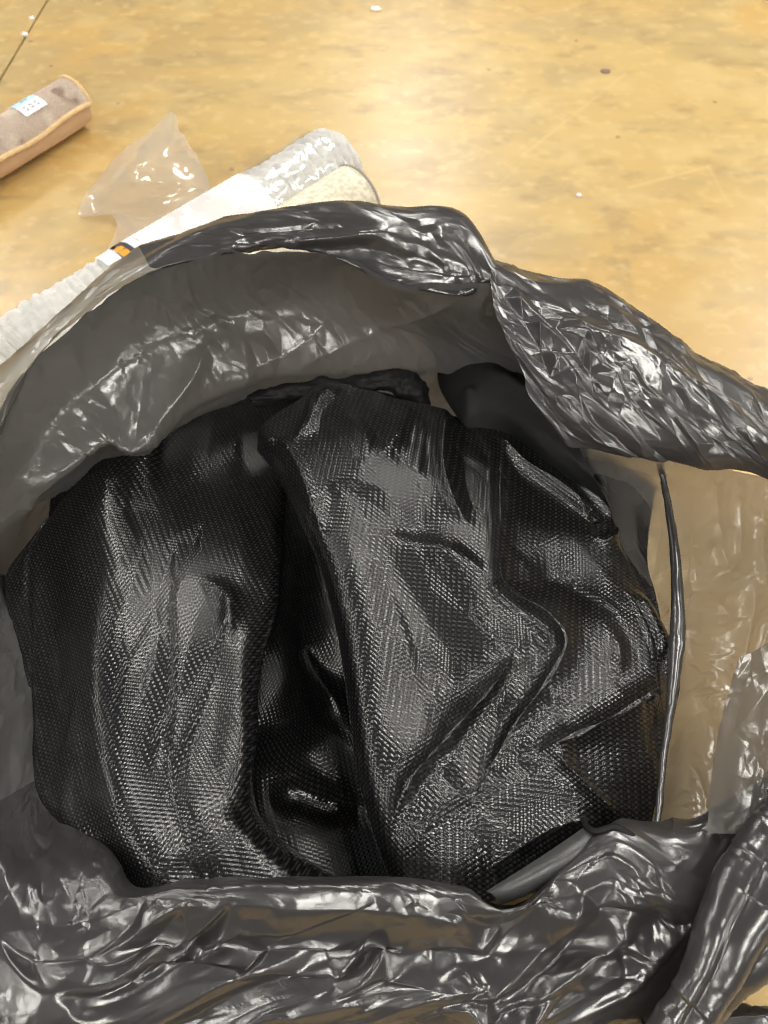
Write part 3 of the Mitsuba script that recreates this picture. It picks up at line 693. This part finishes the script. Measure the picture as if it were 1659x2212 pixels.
# loose clear film standing up beside the white rug
LOOSE = [
    [(365, 248, .10), (372, 245, .11), (380, 248, .10)],
    [(300, 300, .09), (355, 300, .13), (405, 305, .09)],
    [(240, 350, .07), (335, 345, .14), (425, 345, .09)],
    [(200, 400, .04), (320, 390, .12), (445, 385, .10)],
    [(172, 462, .01), (300, 440, .06), (455, 420, .12)],
    [(240, 462, .01), (330, 470, .05), (420, 450, .14)],
    [(255, 500, .02), (310, 500, .08), (390, 480, .16)],
    [(225, 550, .02), (270, 560, .08), (330, 530, .17)],
]
V = loft(LOOSE, 160, 140)
V = out(V, shards(V, .08, .005, 61, (1, 1.6), 0, 4.0))
V[..., 2] = np.maximum(V[..., 2], .004)
mat('m_haze_film', type='blendbsdf', weight=0.30, a={'type': 'thindielectric', 'int_ior': 1.5}, b={'type': 'principledthin', 'base_color': rgb(0.88, 0.86, 0.86), 'roughness': 0.25, 'spec_trans': 0.0, 'diff_trans': 1.0})
sheet('clear_film', V, 'm_haze_film', label='loose peak of clear wrapping film standing on the floor beside the white rug', category='plastic film')

# ------------------------------------------------------------------ bits on the floor
mat('m_chip_pale', type='twosided', bsdf=dict(type='principled', base_color=rgb(0.85, 0.82, 0.78), roughness=0.6))
mat('m_chip_dark', type='twosided', bsdf=dict(type='principled', base_color=rgb(0.20, 0.13, 0.09), roughness=0.7))
def chip(key, px, py, r, tall, mm, seed, label, cat):
    rng = np.random.default_rng(seed)
    m = trimesh.creation.icosphere(2, 1)
    m.vertices *= 1 + .35 * (meshkit.noise(m.vertices * 1.7 + seed, seed)[:, None] - .5)
    m.vertices *= [r, r * rng.uniform(.6, .9), tall]
    m.vertices += at(px, py, 0) + [0, 0, tall * .7]
    put(key, ply(m, mm, 30), label, cat)
chip('paper_scrap', 1250, 423, .008, .004, 'm_chip_pale', 1, 'white paper scrap alone on the floor right of the bag rim', 'scrap')
chip('paper_scrap_001', 812, 22, .018, .006, 'm_chip_pale', 2, 'pinkish white scrap at the far top of the floor', 'scrap')
chip('paper_scrap_002', 55, 78, .012, .007, 'm_chip_pale', 3, 'white crumb lying on the saw-cut floor joint', 'scrap')
chip('paper_scrap_003', 70, 42, .008, .006, 'm_chip_pale', 4, 'small pale crumb by the floor joint, above the white crumb', 'scrap')
chip('dark_chip', 1308, 155, .016, .003, 'm_chip_dark', 5, 'dark brown chip on the floor at the upper right', 'chip')

for key, text in (('bag__side_wall', 'thin see-through side of the bag with the floor showing tan behind it'), ('bag__side_flap', 'crumpled glossy rim folded over on the right'),
                  ('bag__rim_cuff', 'folded black rim at the far side of the opening'), ('bag__rim_cuff_001', 'pale see-through rim against the white rug'), ('bag__back_wall', 'smoky grey inner wall of the bag'),
                  ('bag__front_wall', 'creased shiny black front of the bag'), ('bag__front_wall_001', 'smoky grey see-through front corner of the bag'), ('bag__pleat', 'gathered pleats pulled over the near corner'),
                  ('fabric__hem', 'smooth grey hem band'), ('patterned_rug__price_sticker', 'blue and white price sticker'), ('white_rug__paper_band', 'white paper band with pale pink print'),
                  ('white_rug__clear_wrap', 'clear wrapping film round the roll end')):
    note(key, text)
